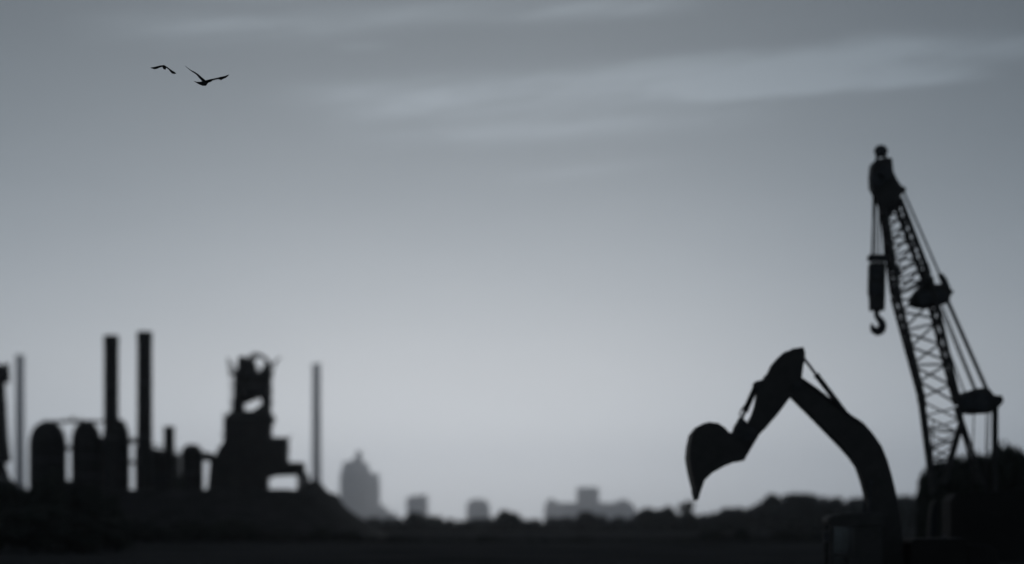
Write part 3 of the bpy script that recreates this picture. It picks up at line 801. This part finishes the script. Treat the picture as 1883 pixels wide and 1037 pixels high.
# pendants and ropes
for yy in (74.93, 75.07):
    MB().tube([Pc(1661, 351, yy), Pc(1729, 507, yy)], .046, 8).build('pendant', M['rope'], t)
    MB().tube([Pc(1741, 550, yy), Pc(1818, 724, yy)], .085, 8).build('pendant', M['rope'], t)
for a, b in (((1727,562), (1793,720)), ((1733,562), (1796,720)), ((1722,585), (1774,722))):
    MB().tube([Pc(*a, 75), Pc(*b, 75)], .036, 6).build('rope', M['rope'], t)
for a, b in (((1791,758), (1787,905)), ((1820,746), (1813,905)), ((1814,757), (1811,905))):
    MB().tube([Pc(*a, 75.1), Pc(*b, 75.1)], .027, 6).build('rope', M['rope'], t)
# boom head
hd = MB().prism([(1603,303),(1607,299),(1613,297),(1625,294),(1636,295),(1638,318),(1644,331),(1652,344),(1662,350),(1660,354),(1653,356),(1651,366),(1649,384),(1642,388),(1632,397),(1621,396),(1618,376),(1611,362),(1602,345),(1601,325)], d, .75).build('boom_head', M['paint'], t, bevel=.04)
for (x, y, r) in ((1614, 330, 13), (1628, 318, 15)):
    for yy in (-.55, -.45, .45, .55):
        MB().disc(Pc(x, y, d+yy), r*k_, .07, 24).build('sheave', M['steel'], hd)
bc = MB()
for x in (1613, 1627): bc.tube([Pc(x, 298, 75), Pc(x, 282, 75)], .075, 8)
bc.tube([Pc(1620 + 8.5*math.cos(q), 279 - 8.5*math.sin(q), 75) for q in [math.pi*i/10 for i in range(-1, 12)]], .10, 8)
bc.lathe(PX(1620,d), 75, [(.06, PZ(289,d)), (.11, PZ(287,d)), (.19, PZ(283,d)), (.19, PZ(275,d)), (.12, PZ(270,d))], 16)
bc.build('beacon', M['steel'], hd)
# hoist ropes and hook block
for xa, xb, yy in ((1606,1605,74.8), (1609,1611,75.2), (1616,1618,74.9), (1619,1627,75.1), (1607.5,1603,75.0)):
    MB().tube([Pc(xa, 352, yy), Pc(xb, 474, yy)], .040, 6).build('rope', M['rope'], t)
hb = MB().prism([(1599,488),(1601,485),(1623,485),(1626,488),(1625,548),(1624,570),(1601,570),(1600,546),(1598,538)], d, .42).build('hook_block', M['paint'], t, bevel=.04)
cb2 = MB().prism([(1597,473),(1599,470),(1629,470),(1632,473),(1631,479),(1598,479)], d, .3)
for x in (1603, 1611, 1619, 1625): cb2.tube([Pc(x, 478, 75), Pc(x, 487, 75)], .05, 8)
cb2.build('crosshead', M['steel'], hb, bevel=.015)
for x, y in ((1612, 502), (1612, 530)):
    for yy in (-.27, .27): MB().disc(Pc(x, y, d+yy), 12*k_, .07, 24).build('sheave', M['steel'], hb)
hp = [(1612,568),(1612,578),(1614,584),(1619,589),(1623,597),(1621,606),(1614,610),(1607,607),(1604,601),(1603,596)]
hk = MB()
rr = [.115,.115,.12,.145,.175,.18,.17,.14,.095,.04]
for (a, b, r0, r1) in zip(hp, hp[1:], rr, rr[1:]): hk.tube([Pc(*a, 75), Pc(*b, 75)], r0, 12, r1)
for q, r0 in zip(hp, rr): blob(hk, Pc(*q, 75), r0*.98, 0, 2)
hk.build('hook', M['steel'], hb, smooth=True)
# body of the crane
MB().prism([(1742,1034),(1742,922),(1750,910),(1870,902),(1905,908),(1930,925),(1932,1034)], d, 1.7).build('machinery_house', M['rust'], t, bevel=.08)
cc = MB().prism([(1706,1030),(1703,985),(1705,950),(1708,930),(1713,921),(1715.6,921),(1715.6,1030)], d, .7, 74.5).build('cab', M['rust'], t, bevel=.05)
MB().prism([(1704.6,983),(1706.4,951),(1709.4,931),(1714,931),(1714,983)], d, .73, 74.5).build('window', M['winglass'], cc)
MB().prism([(1760,1060),(1880,1060),(1880,1034.2),(1760,1034.2)], d, 2.2).build('carbody', M['paint'], t)
for y in (73.3, 76.7):
    tk = MB(); x0, x1 = PX(1705, d), PX(1925, d); r = .45; pts = []
    for q in range(13):
        w = math.pi/2 + math.pi*q/12; pts.append((x0 + r + r*math.cos(w), r + r*math.sin(w)))
    for q in range(13):
        w = -math.pi/2 + math.pi*q/12; pts.append((x1 - r + r*math.cos(w), r + r*math.sin(w)))
    n = len(pts); tk.add([(px, y-.35, pz) for px, pz in pts] + [(px, y+.35, pz) for px, pz in pts],
        [tuple(range(n)), tuple(range(n, 2*n))[::-1]] + [(i, i+n, (i+1)%n+n, (i+1)%n) for i in range(n)])
    tk.build('track', M['rubber'], t, bevel=.02)
MB().box(PX(1800,d), PX(1840,d), 73.7, 76.3, .55, PZ(1060.2,d)).build('axle', M['steel'], t)

# ------------------------------------------------------------------ birds
def loft(mb, secs):
    """closed skin through sections of equal vertex count"""
    n = len(secs[0]); vs = [v for s in secs for v in s]; fs = []
    for i in range(len(secs)-1):
        for k in range(n): fs.append((i*n+k, i*n+(k+1)%n, (i+1)*n+(k+1)%n, (i+1)*n+k))
    fs.append(tuple(range(n))[::-1]); fs.append(tuple(range((len(secs)-1)*n, len(secs)*n)))
    mb.add(vs, fs)
def bird(label, d, wings, body, zf):
    """wings: lists of (upper point, lower point, half chord along the flight line, thickness); body: list of (upper, lower, half depth, y)"""
    def z2(p): return (250 + p[0]/9.415, 90 + p[1]/9.415)
    mb = MB()
    for w in wings:
        secs = []
        for up, lo, ch, th in w:
            a, b = P(*z2(up), d), P(*z2(lo), d)
            a.y -= ch; b.y += ch; m_ = (a + b) / 2; c = (b - a)
            nn = Vector((0, 1, 0)).cross(Vector((1, 0, 0))); nn = Vector((0, 0, -1)); nn = (nn - c * nn.dot(c)/c.length_squared).normalized() if c.length > 0 else nn
            secs.append([a, a + c*.2 - nn*th, a + c*.5 - nn*th*.9, a + c*.8 - nn*th*.4, b, a + c*.8 + nn*th*.3, a + c*.5 + nn*th*.6, a + c*.2 + nn*th*.8])
        loft(mb, secs)
    secs = []
    for up, lo, hd_, oy in body:
        a, b = P(*z2(up), d), P(*z2(lo), d); m_ = (a + b)/2; h = (a - b)/2
        secs.append([m_ + h*math.cos(q) + Vector((0, hd_*math.sin(q) + oy, 0)) for q in [2*math.pi*i/14 for i in range(14)]])
    loft(mb, secs)
    c = sum(mb.v, Vector())/len(mb.v)
    t_ = thing('bird', label, 'bird', (c.x, c.y, c.z), 'birds flying at upper left')
    o = mb.build('body', M['feather'], t_)
    rm = o.modifiers.new('Skin', 'REMESH'); rm.mode = 'VOXEL'; rm.voxel_size = .003; rm.use_smooth_shade = True
    return t_
bird('larger bird on the right with raised wings and a pointed tail', 35.0,
  [[((846,286),(858,303),.006,.003), ((900,331),(912,349),.03,.004), ((960,374),(968,390),.055,.004), ((1030,409),(1032,432),.07,.005), ((1090,448),(1070,480),.08,.006), ((1150,504),(1115,530),.085,.008), ((1195,540),(1165,566),.085,.01), ((1225,570),(1200,590),.07,.012)],
   [((1205,560),(1200,590),.07,.012), ((1250,550),(1245,572),.08,.006), ((1320,532),(1320,546),.085,.002), ((1400,513),(1400,528),.08,.002), ((1470,497),(1466,531),.075,.005), ((1500,490),(1495,517),.065,.004), ((1550,474),(1553,495),.05,.004), ((1590,453),(1598,468),.03,.003), ((1613,438),(1618,448),.005,.002)]],
  [((1003,553),(1008,561),.008,.0), ((1060,572),(1062,595),.045,.0), ((1120,568),(1112,622),.04,.0), ((1160,556),(1158,638),.036,.0), ((1195,540),(1195,638),.042,.0), ((1232,548),(1212,638),.036,.0), ((1256,566),(1222,618),.022,.0), ((1262,572),(1252,585),.006,0)], 1)
# beak and head tip of the larger bird sit low on the right of its body
bird('smaller bird on the left with drooping wings and a blunt body', 35.3,
  [[((247,321),(252,329),.004,.002), ((280,322),(285,341),.03,.003), ((320,319),(318,347),.045,.004), ((360,311),(352,341),.05,.004), ((400,301),(400,318),.05,.004), ((440,293),(445,306),.05,.004), ((492,286),(490,306),.045,.006)],
   [((490,286),(492,308),.045,.006), ((515,298),(518,318),.05,.005), ((560,327),(562,356),.05,.005), ((590,348),(588,392),.05,.006), ((622,371),(608,416),.045,.006), ((664,397),(640,428),.035,.006), ((688,412),(675,431),.02,.004), ((698,420),(694,430),.005,.002)]],
  [((464,306),(462,330),.05,.02), ((474,292),(470,338),.08,.03), ((488,285),(486,342),.10,.03), ((500,287),(502,347),.08,.03), ((510,298),(513,343),.03,.02)], 1)

# ------------------------------------------------------------------ render settings
S.view_settings.view_transform = 'Standard'; S.view_settings.look = 'None'
S.view_settings.exposure = 0; S.view_settings.gamma = 1
S.render.engine = 'CYCLES'
S.cycles.use_denoising = True
try: S.cycles.denoiser = 'OPENIMAGEDENOISE'
except Exception: pass
S.cycles.volume_bounces = 3; S.cycles.max_bounces = 6; S.cycles.transparent_max_bounces = 12
S.render.film_transparent = False
